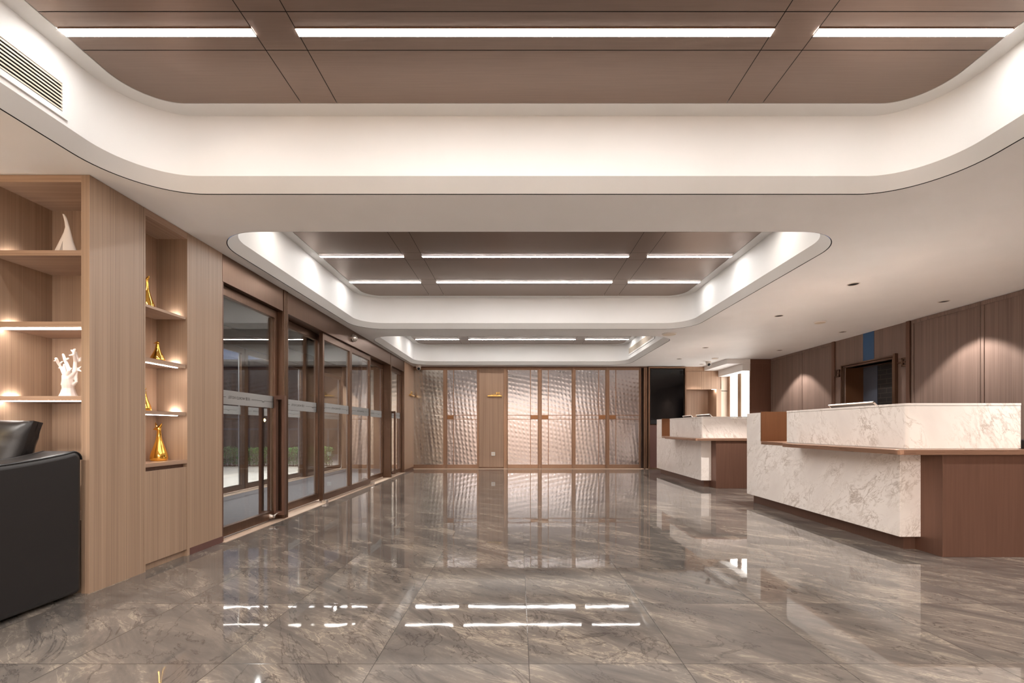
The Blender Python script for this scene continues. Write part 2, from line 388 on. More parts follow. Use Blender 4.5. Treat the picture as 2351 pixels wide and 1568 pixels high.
TRAYNAME = ['nearest ceiling tray', 'middle ceiling tray', 'farthest ceiling tray']
POSN = ['short left segment', 'long middle segment', 'short right segment']
def area(name, loc, sx, sy, power, col=(1, .93, .86), rot=(0, 0, 0), spread=PI):
    L = bpy.data.lights.new(name, 'AREA'); L.shape = 'RECTANGLE'; L.size = sx; L.size_y = sy; L.energy = power; L.color = col; L.spread = spread
    o = bpy.data.objects.new(name, L); o.location = loc; o.rotation_euler = rot; COL.objects.link(o); return o
LEDW = .042
for ti, rows in enumerate(ROWS):
    for ri, y in enumerate(rows):
        seen = (ti, ri) in ((0, 0), (1, 0), (1, 1), (2, 0))
        for si, (x0, x1) in enumerate(SEG):
            if not seen:
                area('tray_strip_lamp', ((x0 + x1) / 2, y, TZ - .003), x1 - x0, LEDW, 52 * PI * (x1 - x0) * LEDW)
                continue
            row = '' if ti != 1 else (' of nearer row' if ri == 0 else ' of farther row')
            t = thing('linear_ceiling_light', f'LED line light, {POSN[si]}{row}, {TRAYNAME[ti]}', 'ceiling light', ((x0 + x1) / 2, y, TZ), 'linear lights in the ceiling trays')
            MB().box(x0, x1, y - LEDW / 2, y + LEDW / 2, TZ - .004, TZ - .003).build('diffuser', 'led', t)
            MB().box(x0, x1, y - LEDW / 2 - .003, y + LEDW / 2 + .003, TZ - .0025, TZ + .004).build('housing', 'edgebronze', t)

# air grilles set in the tray walls
def grille(T, side, y0, y1, z0, z1, label):
    x = T[0] + .082 if side < 0 else T[1] - .082
    s = 1 if side < 0 else -1
    t = thing('air_grille', label, 'air vent', (x, (y0 + y1) / 2, z0))
    m = MB(); w = .03
    for a, b, c, d in ((y0, y1, z0, z0 + w), (y0, y1, z1 - w, z1), (y0, y0 + w, z0 + w, z1 - w), (y1 - w, y1, z0 + w, z1 - w)): m.box(x + s * .001, x + s * .010, a, b, c, d)
    m.build('frame', 'tray', t)
    MB().box(x + s * .0006, x + s * .0012, y0 + w, y1 - w, z0 + w, z1 - w).build('backing', 'gap', t)
    n = 8
    for i in range(n):
        z = z0 + w + (z1 - z0 - 2 * w) * (i + .5) / n
        MB().prism([(x + s * .0015, z + .0075), (x + s * .010, z + .003), (x + s * .010, z - .0055), (x + s * .0015, z - .001)], 'y', y0 + w, y1 - w).build('slat', 'grille', t)
grille(TRAYS[0], -1, 1.30, 2.40, 2.645, 2.855, 'slatted cream air grille in the left wall of the nearest ceiling tray')
grille(TRAYS[2], 1, 8.45, 10.45, 2.70, 2.89, 'slatted cream air grille in the right wall of the farthest ceiling tray')

# outer walls that close the room
struct('wall_rear', 'beige wall behind the viewer', 'wall', MB().box(-4.4, 5.8, YN - .1, YN, 0, CZ), 'rear')
struct('wall_side', 'beige wall of the seating bay', 'wall', MB().box(-4.45, -4.35, YN, 2.72, 0, CZ).box(-4.4, -3.26, 2.72, 2.80, 0, CZ), 'rear')
struct('wall_back', 'wall behind the rippled glass doors', 'wall', MB().box(-2.7, 5.8, 11.74, 11.9, 0, CZ).box(-2.7, 4.15, 11.24, 11.3, 0, CZ), 'facade')

# ---------------------------------------------------------------- left: bookcase and display niche
BF = 2.72
bk = thing('bookcase', 'tall veneered bookcase with three lit shelves behind the black sofa', 'bookcase', (-2.95, BF, 0))
MB().box(-2.65, XL, BF, 3.112, 0, CZ - .002).build('side_panel', 'wood', bk)
MB().box(-3.255, -3.20, BF, 3.10, 0, CZ - .002).build('side_panel', 'wood', bk)
MB().box(-3.20, -2.65, 3.08, 3.10, 0, CZ - .002).build('back_panel', 'wood', bk)
MB().box(-3.20, -2.65, BF, 3.08, 2.495, CZ - .002).build('header', 'woodh', bk)
for zt, th, lit in ((2.083, .032, 0), (1.650, .032, 1), (1.198, .026, 1)):
    sh = MB().box(-3.20, -2.65, BF + .004, 3.08, zt - th, zt).build('shelf', 'woodh', bk)
    if lit: MB().box(-3.195, -2.655, BF + .05, BF + .062, zt - th - .004, zt - th - .0005).build('light_strip', 'shelfled', sh)
    MB().box(-3.199, -3.180, BF + .07, BF + .15, zt + .0006, zt + .0016).build('light_strip', 'shelfled', sh)
MB().box(-3.20, -2.65, BF + .02, 3.08, .0, .44).build('base_cupboard', 'wood', bk)

NY0, NY1, NX = 3.128, 3.522, -2.88
nc = thing('display_cabinet', 'tall built-in veneer display niche with gold figurines and cupboard door', 'cabinet', (XL, 3.33, 0))
MB().box(NX - .02, XL + .001, 3.114, NY0, 0, CZ - .002).build('side_panel', 'wood', nc)
MB().box(NX - .02, XL + .001, NY1, 3.548, 0, CZ - .002).build('side_panel', 'wood', nc)
MB().box(NX - .02, NX, NY0, NY1, 0, CZ - .002).build('back_panel', 'wood', nc)
MB().box(NX, XL, NY0, NY1, 2.487, CZ - .002).build('header', 'woodn', nc)
for zt, th, lit in ((1.872, .018, 0), (1.500, .031, 1), (1.127, .026, 1)):
    sh = MB().box(NX, XL - .004, NY0, NY1 - .012, zt - th, zt).build('shelf', 'woodn', nc)
    if lit: MB().box(XL - .03, XL - .018, NY0 + .002, NY1 - .075, zt - th - .004, zt - th - .0005).build('light_strip', 'shelfled', sh)
    MB().box(XL - .13, XL - .06, NY1 - .03, NY1 - .013, zt + .0006, zt + .0016).build('light_strip', 'shelfled', sh)
MB().box(NX, XL, NY0, NY1, .728, .755).build('shelf', 'woodn', nc)
MB().box(NX, XL - .03, NY0, NY1, .70, .728).build('finger_recess', 'darkbronze', nc)
MB().box(XL - .02, XL - .002, NY0 + .002, NY1 - .002, .052, .700).build('door', 'wood', nc, bevel=.001)
MB().box(XL - .05, XL - .028, NY0, NY1, 0, .052).build('toe_kick', 'wood', nc)

struct('wall_left', 'veneered wall strip between the display niche and the glass doors', 'wall', MB().box(XL - .2, XL, 3.550, 3.94, .055, CZ - .002), 'wood')
struct('baseboard_left', 'dark maroon skirting under the veneered wall strip', 'baseboard', MB().box(XL - .2, XL + .0015, 3.550, 3.942, 0, .055), 'skirt')
struct('wall_corner', 'veneered wall strip at the far end of the glass doors', 'wall', MB().box(XL - .25, XL, 10.24, 11.22, .06, CZ - .002), 'woodb')
struct('baseboard_corner', 'dark skirting in the far left corner', 'baseboard', MB().box(XL - .25, XL + .002, 10.242, 11.22, 0, .06), 'darkbronze')

# ---------------------------------------------------------------- sculptures
def ell(c, a, b, z, n=28, a0=0, a1=2 * PI):
    return [(c[0] + a * math.cos(a0 + (a1 - a0) * k / n), c[1] + b * math.sin(a0 + (a1 - a0) * k / n), z) for k in range(n)]
def px3(px, py, Y): return ((px - 1190) / F * Y, Y, 1 + (984 - py) / F * Y)
# white horn: outline read off as left/right edge at each height
Yh = 2.87
prof = [(492, 144.2, 147.8), (500, 146.6, 153), (510, 149, 156.6), (522, 150.3, 160), (534, 147, 163), (546, 141.5, 166), (556, 136.6, 168.6)]
hm = MB(); loops = []
for py, l, r in reversed(prof):
    (x0, _, z), (x1, _, _) = px3(l, py, Yh), px3(r, py, Yh)
    loops.append(ell(((x0 + x1) / 2, Yh), (x1 - x0) / 2, (x1 - x0) * .17 + .004, z))
hm.loft(loops)
zs0 = 2.083
for side in (-1, 1):
    L = []
    for k in range(8):
        f = k / 7; z = px3(0, 556, Yh)[2] * (1 - f) + zs0 * f
        xl = px3(136.6, 556, Yh)[0] * (1 - f) + (-2.985) * f; xr = px3(168.6, 556, Yh)[0] * (1 - f) + (-2.805) * f
        mid = px3(151, 556, Yh)[0] - .004 * f; gp = .0008 + .013 * min(1, f * 1.2)
        w = (xr - xl) * .17 + .004; C = (xl + xr) / 2; H = (xr - xl) / 2
        cut_ = (mid - gp - C) if side < 0 else (mid + gp - C)
        an0 = math.acos(max(-1, min(1, cut_ / H)))
        arc = [an0 + (2 * PI - 2 * an0) * q / 27 for q in range(28)] if side < 0 else [-an0 + 2 * an0 * q / 27 for q in range(28)]
        ring = [(C + H * math.cos(t_), Yh + w * math.sin(t_), z) for t_ in arc]
        L.append(ring)
    hm.loft(L)
o = hm.build('horn_sculpture', 'ceramic', smooth=60)
tag(o, 'white curved horn sculpture with a slit foot on the top bookcase shelf', 'sculpture')
# white coral
Yc = 2.90
def cp(x, y, dy=0): return Vector(px3(100 + x / 9.8, 780 + y / 9.8, Yc + dy))
br = [([(560, 1290), (560, 1200), (560, 1090), (555, 1000), (530, 880), (500, 790)], [175, 140, 112, 118, 95, 72]),
      ([(500, 800), (440, 700), (395, 620), (330, 520), (283, 425)], [62, 48, 36, 34, 34]),
      ([(300, 470), (228, 477)], [26, 12]), ([(385, 600), (350, 640), (338, 636)], [28, 16, 10]), ([(375, 560), (410, 500), (432, 490)], [26, 24, 18]),
      ([(500, 780), (470, 650), (465, 560)], [52, 38, 26]), ([(540, 800), (580, 700), (530, 560), (480, 440), (443, 330)], [58, 48, 40, 36, 27]),
      ([(500, 470), (545, 425), (556, 420)], [30, 26, 22]), ([(580, 690), (620, 645), (636, 636)], [38, 24, 12]),
      ([(560, 860), (640, 780), (700, 690), (710, 590), (720, 480), (700, 400), (680, 330), (690, 230)], [70, 56, 48, 42, 44, 34, 28, 30]),
      ([(680, 300), (640, 250), (620, 232)], [24, 20, 14]), ([(690, 240), (712, 215)], [26, 20]), ([(660, 340), (590, 352), (574, 350)], [24, 18, 10]),
      ([(730, 480), (770, 430), (745, 340), (725, 285)], [40, 34, 28, 28]), ([(740, 500), (820, 470), (838, 400), (842, 392)], [40, 28, 16, 8]),
      ([(720, 690), (800, 690), (870, 720)], [42, 26, 12]), ([(760, 680), (830, 620), (848, 600)], [36, 22, 10]),
      ([(560, 1010), (680, 1000), (740, 950), (730, 840), (735, 720)], [60, 50, 36, 40, 40]), ([(560, 950), (640, 880), (700, 800)], [60, 40, 40]),
      ([(500, 1000), (430, 1000), (430, 930), (440, 850), (410, 845)], [60, 44, 26, 20, 10]), ([(530, 930), (460, 920)], [40, 16])]
cmb = MB()
for bi, (pts, rad) in enumerate(br):
    dyf = lambda x, y: .030 * math.sin(x / 62 + y / 400) * max(0, min(1, (1050 - y) / 450))
    cmb.tube([cp(x, y, dyf(x, y)) for x, y in pts], [r * Yc / 9.8 / F * (.98 if bi == 0 else .86) for r in rad], 12)
    e = cp(*pts[-1], dyf(*pts[-1])); r = rad[-1] * Yc / 9.8 / F * .84
    if bi: cmb.lathe([(r * .02, -r)] + [(r * math.cos(a), r * math.sin(a)) for a in [-.9, -.4, 0, .4, .9]] + [(r * .02, r)], e, 12)
o = cmb.build('coral_sculpture', 'ceramic', smooth=180)
rm = o.modifiers.new('blend', 'REMESH'); rm.mode = 'VOXEL'; rm.voxel_size = .0022; rm.use_smooth_shade = True
sm = o.modifiers.new('soft', 'SMOOTH'); sm.factor = .5; sm.iterations = 4
tag(o, 'white branching coral sculpture on the lowest bookcase shelf', 'sculpture')
# gold birds
def gold_bird(name, label, c, h, w, face=-1, open_beak=False):
    t = thing(name, label, 'figurine', c, 'gold bird figurines in the display niche')
    pr = [(.0, 0), (.40, 0), (.47, .015), (.50, .07), (.49, .14), (.42, .25), (.32, .37), (.22, .50), (.155, .62), (.125, .72), (.115, .80)]
    loops = []
    for k, (r, z) in enumerate(pr):
        bend = max(0, z - .6) ** 2 * .5 * w * face * -1
        loops.append(ell((c[0] + 0, c[1] + bend * 0), r * w + .0004, r * w + .0004, c[2] + z * h))
    MB().loft(loops).build('body', 'gold', t, smooth=60)
    hx, hy, hz = c[0], c[1], c[2] + .80 * h
    m = MB()
    if open_beak:
        m.tube([(hx + .0, hy, hz - .01 * h), (hx - .02 * w, hy, hz + .05 * h), (hx - .12 * w, hy, hz + .10 * h)], [.115 * w, .15 * w, .13 * w], 16)
        hd = m.build('head', 'gold', t, smooth=60)
        MB().tube([(hx - .02 * w, hy, hz + .06 * h), (hx - .25 * w, hy, hz + .055 * h), (hx - .40 * w, hy, hz + .035 * h)], [.15 * w, .09 * w, .012 * w], 14).build('beak', 'gold', hd, smooth=60)
        MB().tube([(hx - .02 * w, hy, hz + .06 * h), (hx + .12 * w, hy, hz + .14 * h), (hx + .20 * w, hy, hz + .20 * h)], [.13 * w, .075 * w, .01 * w], 14).build('beak', 'gold', hd, smooth=60)
        MB().tube([(hx - .16 * w, hy, hz + .09 * h), (hx - .2 * w, hy, hz + .16 * h), (hx - .24 * w, hy, hz + .22 * h)], [.07 * w, .05 * w, .025 * w], 12).build('crest', 'gold', hd, smooth=60)
    else:
        m.lathe([(.004, .0)] + [(.13 * w * math.sin(PI * (k + 1) / 8), .20 * h * (k + 1) / 8) for k in range(7)] + [(.002, .20 * h)], (hx, hy, hz - .02 * h), 18)
        hd = m.build('head', 'gold', t, smooth=60)
        MB().tube([(hx - .06 * w, hy, hz + .09 * h), (hx - .34 * w, hy, hz + .075 * h)], [.07 * w, .006 * w], 10).build('beak', 'gold', hd, smooth=60)
    return t
gold_bird('gold_figurine', 'large gold bird vase with open beak on the bottom niche ledge', (-2.735, 3.415, .755), .285, .112, open_beak=True)
gold_bird('gold_figurine', 'small gold long-necked bird on the middle niche shelf', (-2.715, 3.375, 1.500), .163, .096)
gold_bird('gold_figurine', 'half-hidden gold bird with raised beak on the top niche shelf', (-2.762, 3.332, 1.872), .265, .105, open_beak=True)
gold_bird('gold_figurine', 'mostly hidden slender gold bird on the third niche shelf', (-2.775, 3.33, 1.127), .19, .085)

# ---------------------------------------------------------------- sofa and cushion
sx0, sx1, sy0, sy1 = -4.25, -2.615, 1.78, 2.695
sofa = thing('sofa', 'black leather sofa with piped sloping arm against the bookcase', 'sofa', (-3.4, 2.25, 0))
def armprof(k=0):
    pts = [(sy0, .02), (sy0, .70)]
    for i in range(13):
        f = i / 12; y = sy0 + .03 + (2.66 - sy0 - .03) * f
        pts.append((y, .795 + .028 * f + .045 * f ** 3 - .06 * (1 - min(1, f * 6)) ** 2))
    zt = pts[-1][1]; r = .05
    pts = [p for p in pts if p[0] < sy1 - r] + [(sy1 - r + r * math.sin(a), zt - r + r * math.cos(a)) for a in [k * PI / 2 / 8 for k in range(9)]] + [(sy1, .02)]
    return pts
def arm(xa, xb):
    a = MB().prism(armprof(), 'x', xa, xb).build('arm', 'leather', sofa, bevel=.03, smooth=50, segs=5)
    return a
a1 = arm(sx1 - .20, sx1)
MB().tube([(sx1 - .010, y, z - .004) for y, z in armprof()[1:-1]], .0055, 8).build('piping', 'piping', a1, smooth=True)
MB().tube([(sx1 - .190, y, z - .004) for y, z in armprof()[1:-1]], .0055, 8).build('piping', 'piping', a1, smooth=True)
a2 = arm(sx0, sx0 + .20)
MB().box(sx0 + .2, sx1 - .2, 2.47, sy1, .05, .545).build('backrest', 'leather', sofa, bevel=.04, smooth=50, segs=4)
for i in range(2):
    w = (sx1 - sx0 - .4) / 2; x = sx0 + .2 + i * w
    MB().box(x + .004, x + w - .004, sy0 + .0, 2.46, .27, .45).build('seat_cushion', 'leather', sofa, bevel=.04, smooth=50, segs=4)
MB().box(sx0 + .2, sx1 - .2, sy0 + .03, 2.5, .04, .27).build('base', 'leather', sofa)
for x in (sx0 + .1, sx1 - .1):
    for y in (sy0 + .1, sy1 - .1): MB().lathe([(.02, 0), (.025, .03)], (x, y, 0), 12).build('foot', 'black', sofa)
# loose cushion (puffed box with creases)
def cushion():
    bm = bmesh.new(); bmesh.ops.create_cube(bm, size=2)
    bmesh.ops.subdivide_edges(bm, edges=bm.edges[:], cuts=22, use_grid_fill=True)
    hx, hy, hz = .31, .085, .25
    for v in bm.verts:
        x, y, z = v.co
        puff = (1 - abs(x) ** 4) * (1 - abs(z) ** 4)
        yy = y * (.34 + .66 * puff ** .5)
        n = mnoise.noise(Vector((x * 2.2 + z * 1.2, z * 5.5 - x * 2, y * 2))) * .016 * (1 - .5 * abs(y) ** 8)
        sc = 1 - .06 * (1 - abs(z)) * abs(x) ** 3
        v.co = Vector((x * hx * sc, yy * hy + n * (1 if y < 0 else -1), z * hz * (1 - .05 * (1 - abs(x) ** 2)))) 
    m = MB(); bm.verts.index_update(); mat = Matrix.Translation((-3.135, 2.575, .818)) @ Matrix.Rotation(math.radians(-13), 4, 'X') @ Matrix.Rotation(math.radians(4), 4, 'Y')
    m.add([mat @ v.co for v in bm.verts], [[v.index for v in f.verts] for f in bm.faces]); bm.free()
    edge = []
    for s in range(41):
        f = -1 + 2 * s / 40; edge.append(mat @ Vector((hx * .985, .03 * 0, f * hz * .98)))
    return m, edge, mat, (hx, hy, hz)
cmesh, cedge, cmat, (hx, hy, hz) = cushion()
cu = cmesh.build('cushion', 'leather', smooth=80)
tag(cu, 'creased black leather back cushion standing on the sofa', 'cushion')
loop = [cmat @ Vector((x * hx, 0, z * hz)) for x, z in [(-1, -1), (1, -1), (1, 1), (-1, 1), (-1, -1)]]

# ---------------------------------------------------------------- glass storefront (left)
fas = MB().box(XL - .16, XL, 3.945, 4.963, 2.296, CZ - .002)
struct('trim_1', 'bronze fascia above the nearest glass door', 'trim', fas, 'bronze', bevel=.002)
struct('trim_2', 'long bronze fascia above the sliding glass doors', 'trim', MB().box(XL - .16, XL, 5.06, 9.13, 2.296, CZ - .002), 'bronze', bevel=.002)
struct('trim_3', 'short bronze fascia above the farthest glass door', 'trim', MB().box(XL - .16, XL - .001, 9.205, 10.22, 2.296, CZ - .002), 'bronze', bevel=.002)
pm = MB().box(XL - .16, XL - .004, 4.964, 5.058, 0, CZ - .002)
for i in range(4): pm.box(XL - .01, XL + .008, 4.968 + i * .024, 4.982 + i * .024, 0, CZ - .002)
struct('trim_4', 'fluted bronze post between the nearest door and the sliding doors', 'trim', pm, 'bronze', bevel=.002)
struct('trim_5', 'bronze post before the farthest glass door', 'trim', MB().box(XL - .16, XL + .004, 9.132, 9.203, 0, CZ - .002), 'bronze', bevel=.003)
struct('trim_6', 'bronze jamb at the far end of the storefront', 'trim', MB().box(XL - .16, XL + .004, 10.20, 10.238, 0, CZ - .002), 'bronze', bevel=.003)
struct('trim_7', 'thin dark bronze jamb beside the veneered wall strip', 'trim', MB().box(XL - .16, XL - .004, 3.942, 3.962, 0, 2.295), 'darkbronze')
struct('trim_8', 'pale stone threshold under the glass doors', 'trim', MB().box(XL - .30, XL + .03, 3.945, 10.23, -.01, .004), 'stone')

def text_mesh(body, size, name):
    c = bpy.data.curves.new(name, 'FONT'); c.body = body; c.size = size; c.align_x = 'LEFT'; c.extrude = .0003
    o = bpy.data.objects.new(name, c); COL.objects.link(o)
    bpy.context.view_layer.update()
    me = bpy.data.meshes.new_from_object(o.evaluated_get(bpy.context.evaluated_depsgraph_get()))
    vs = [v.co.copy() for v in me.vertices]; fs = [tuple(p.vertices) for p in me.polygons]
    bpy.data.objects.remove(o); bpy.data.curves.remove(c); bpy.data.meshes.remove(me); return vs, fs
TXT = text_mesh('\u5929\u6e2f WORLD HOTEL', .036, 'lettering')
TW = max(v.x for v in TXT[0])
def leaf(name, label, xf, y0, y1, z0=.022, z1=2.292, stile=.055, rail=.085, phase=0., handle=None, th=.05, lock=False, kind='door', txt=True):
    """glazed leaf in a plane of constant x; front face at xf, running y0..y1"""
    d = thing(name, label, kind, (xf, (y0 + y1) / 2, 0), None, 'structure')
    xb = xf - th
    m = MB().box(xb, xf, y0, y0 + stile, z0, z1).box(xb, xf, y1 - stile, y1, z0, z1).box(xb, xf, y0 + stile, y1 - stile, z0, z0 + rail).box(xb, xf, y0 + stile, y1 - stile, z1 - rail, z1)
    m.build('frame', 'bronze', d, bevel=.002)
    xg = (xf + xb) / 2
    pane = tag(MB().box(xg - .005, xg + .005, y0 + stile - .004, y1 - stile + .004, z0 + rail - .004, z1 - rail + .004).build('glass_pane', 'glass', d), 'clear reflective glass pane')
    MB().box(xb + .004, xg - .006, y1 - stile - .016, y1 - stile - .0005, z0 + rail, z1 - rail).build('glazing_bead', 'steel', d)
    xe = xg + .0056
    tag(MB().box(xe, xe + .0006, y0 + stile, y1 - stile, 1.224, 1.353).build('frosted_band', 'frosted', pane), 'pale frosted manifestation band')
    if txt:
        xt = xe + .0012; lm = MB(); pitch = .80; ya, yb = y0 + stile, y1 - stile
        def hbar(a, b, za, zb=None):
            a, b = max(a, ya), min(b, yb)
            if b > a: lm.box(xt, xt + .0005, a, b, za - .0022, za + .0022)
        k0 = math.floor((ya - phase) / pitch) - 1
        for k in range(k0, k0 + 5):
            s = phase + k * pitch          # start of the wording (its first sign is at the far end)
            if s >= ya - .02 and s + TW <= yb + .02:
                lm.add([(xt + v.z, s + TW - v.x, 1.279 + v.y) for v in TXT[0]], [tuple(reversed(f)) for f in TXT[1]])
            e = s + TW + .03; w = pitch - TW - .06; c = e + w / 2
            hbar(e, c - .022, 1.291); hbar(c + .022, e + w, 1.291)
            if ya < c - .03 and c + .03 < yb:
                zz = [(c - .022, 1.291), (c - .011, 1.276), (c, 1.287), (c + .011, 1.276), (c + .022, 1.291)]
                for (p, q), (r_, s_) in zip(zz, zz[1:]): lm.tube([(xt, p, q), (xt, r_, s_)], .0016, 6)
        if lm.v: lm.build('lettering', 'ink', pane)
    if handle:
        yh = handle
        for s, xo in ((1, xf), (-1, xb)):
            h = MB()
            h.box(xo, xo + s * .022, yh - .024, yh + .024, .06, 1.36)
            h.box(xo + s * .085, xo + s * .115, yh - .024, yh + .024, .06, 1.36)
            h.box(xo + s * .022, xo + s * .085, yh - .024, yh + .024, 1.315, 1.36).box(xo + s * .022, xo + s * .085, yh - .024, yh + .024, .06, .10)
            tag(h.build('pull_handle', 'darkbronze', d), 'long dark bronze pull handle')
    if lock:
        k = MB().lathe([(.024, 0), (.026, .012), (.018, .03), (.0165, .045), (.02, .05)], (xf, y1 - .16, .062), 20, 'x')
        k.tube([(xf + .045, y1 - .16, .062), (xf + .055, y1 - .13, .085), (xf + .055, y1 - .05, .088)], .006, 8)
        tag(k.build('floor_lock', 'steel', d, smooth=True), 'silver lock knob at the foot of the door')
    return d
XD, XFX, XS = -2.66, -2.75, -2.635
leaf('door_1', 'nearest bronze framed glass door with a long pull handle', XD, 3.945, 4.960, phase=4.14, handle=4.905, lock=True)
leaf('window_1', 'fixed glass side panel left of the sliding doors', XFX, 5.06, 6.20, phase=5.47, stile=.05, kind='window')
leaf('door_2', 'nearer sliding glass door leaf', XS, 6.05, 7.058, phase=6.37, stile=.045)
leaf('door_3', 'farther sliding glass door leaf', XS, 7.063, 8.00, phase=7.38, stile=.045)
leaf('window_2', 'fixed glass side panel right of the sliding doors', XFX, 7.85, 9.13, phase=8.3, stile=.05, kind='window')
leaf('door_4', 'farthest bronze framed glass door with a dark pull handle', XD, 9.206, 10.198, phase=9.5, handle=9.30)
for i, (y, w) in enumerate(((6.035, 'nearer'), (7.99, 'farther'))):
    t = thing('floor_guide', f'small pale metal guide block on the floor by the {w} sliding leaf', 'door guide', (XL + .0, y, 0), 'sliding door guides')
    MB().box(XL - .03, XL + .03, y - .035, y + .035, .004, .042).build('block', 'steel', t, bevel=.003)
    MB().lathe([(.008, 0), (.006, .004)], (XL, y, .042), 10).build('screw', 'darkgrey', t)
t = thing('motion_detector', 'round silver dome sensor on the bronze fascia over the sliding doors', 'sensor', (XL, 7.05, 2.42))
MB().lathe([(.062, .001), (.062, .014), (.056, .018)], (XL, 7.05, 2.42), 28, 'x').build('base', 'steel', t, smooth=True)
MB().lathe([(.055 * math.cos(a), .018 + .055 * math.sin(a)) for a in [i * PI / 2 / 8 for i in range(9)]], (XL, 7.05, 2.42), 28, 'x').build('dome', 'steel', t, smooth=180)

# vestibule and street outside
XO = -4.42
struct('floor_vestibule', 'ribbed grey entrance matting between the two glass fronts', 'floor', MB().box(XO - .05, XL - .30, 3.9, 11.2, -.08, .003), 'carpet')
struct('ceiling_vestibule', 'pale vestibule ceiling behind the glass doors', 'ceiling', MB().box(XO - .1, XL - .16, 3.9, 11.3, CZ, CZ + .08), 'ceiling')
struct('wall_vestibule', 'bronze end wall of the vestibule', 'wall', MB().box(XO, XL - .25, 11.2, 11.3, 0, CZ), 'woodb')
struct('wall_porch', 'near end wall of the vestibule', 'wall', MB().box(XO, -2.9, 3.8, 3.9, 0, CZ).box(-2.95, -2.84, 3.11, 3.9, 0, CZ), 'woodb')
leaf('window_3', 'outer glass panel nearest the viewer beyond the entrance matting', XO, 5.2, 7.24, stile=.07, phase=5.5, txt=True, kind='window')
leaf('door_5', 'outer glass door beyond the entrance matting', XO, 7.27, 9.19, stile=.07, phase=7.5, kind='door')
leaf('window_4', 'outer glass panel at the far end of the matting', XO, 9.62, 11.19, stile=.07, phase=9.8, kind='window')
struct('trim_9', 'bronze post of the outer glass front', 'trim', MB().box(XO - .1, XO + .06, 9.2, 9.61, 0, CZ), 'bronze')
struct('trim_10', 'bronze head beam of the outer glass front', 'trim', MB().box(XO - .1, XO + .02, 3.9, 11.2, 2.296, CZ), 'bronze')
struct('trim_11', 'pale stone threshold of the outer glass front', 'trim', MB().box(XO - .1, XO + .14, 3.9, 11.2, 0, .006), 'stone')
struct('ground_outside', 'pale pavement outside the entrance', 'ground', MB().box(-16, XO - .05, 2, 26, -.1, -.002), 'pavement')
struct('wall_outside', 'dark night facade across the street', 'wall', MB().box(-16, -3.2, 17.5, 17.8, 0, 3.7), 'facade')
struct('roof_canopy', 'slim entrance canopy outside the outer doors', 'roof', MB().box(-5.0, XO - .1, 3.9, 12.5, 2.62, 2.74), 'ceiling')
hg = thing('hedge', 'low green hedge beyond the entrance pavement', 'hedge', (-6.9, 12.0, 0))
lm = MB(); tw = MB()
for i in range(9000):
    x = R.uniform(-8.6, -5.0); y = R.uniform(11.78, 12.2); top = .50 + .07 * mnoise.noise(Vector((x * 3, y * 3, 0)))
    z = .05 + (top - .05) * R.random() ** .9
    a, b = R.uniform(0, 2 * PI), R.uniform(-.8, .9); s = R.uniform(.026, .046)
    u = Vector((math.cos(a) * math.cos(b), math.sin(a) * math.cos(b), math.sin(b))); w = Vector((-math.sin(a), math.cos(a), .3)).normalized() * s * .42
    p = Vector((x, y, z)); lm.add([p, p + u * s * .5 + w, p + u * s, p + u * s * .5 - w], [(0, 1, 2, 3)])
for i in range(160):
    x = R.uniform(-8.6, -5.0); y = R.uniform(11.8, 12.15)
    tw.tube([(x, y, 0), (x + R.uniform(-.05, .05), y, .2), (x + R.uniform(-.1, .1), y + R.uniform(-.05, .05), .44)], [.006, .005, .003], 5)
lm.build('foliage', 'leaf', hg, fix=False); tw.build('stem', 'leafb', hg, fix=False)
sl = thing('street_lamp', 'small glowing orange lamp on a post outside beyond the hedge', 'lamp', (-7.35, 13.0, 0))
MB().lathe([(.05, 0), (.03, .04), (.022, .1), (.02, 1.17), (.03, 1.2)], (-7.35, 13.0, 0), 12).build('post', 'black', sl)
MB().lathe([(.004, 1.2)] + [(.028 * math.sin(PI * k / 8), 1.245 - .03 * math.cos(PI * k / 8)) for k in range(1, 8)] + [(.004, 1.29)], (-7.35, 13.0, 0), 14).build('globe', 'warm', sl, smooth=True)
rl = thing('street_railing', 'pale blue grey railing outside behind the hedge', 'railing', (-7, 13.6, 0))
MB().box(-10, -4.9, 13.6, 13.64, .96, 1.01).build('rail', 'bluegrey', rl)
for x in (-9.4, -8.2, -7.0, -5.8): MB().box(x, x + .05, 13.6, 13.64, 0, .96).build('post', 'bluegrey', rl)

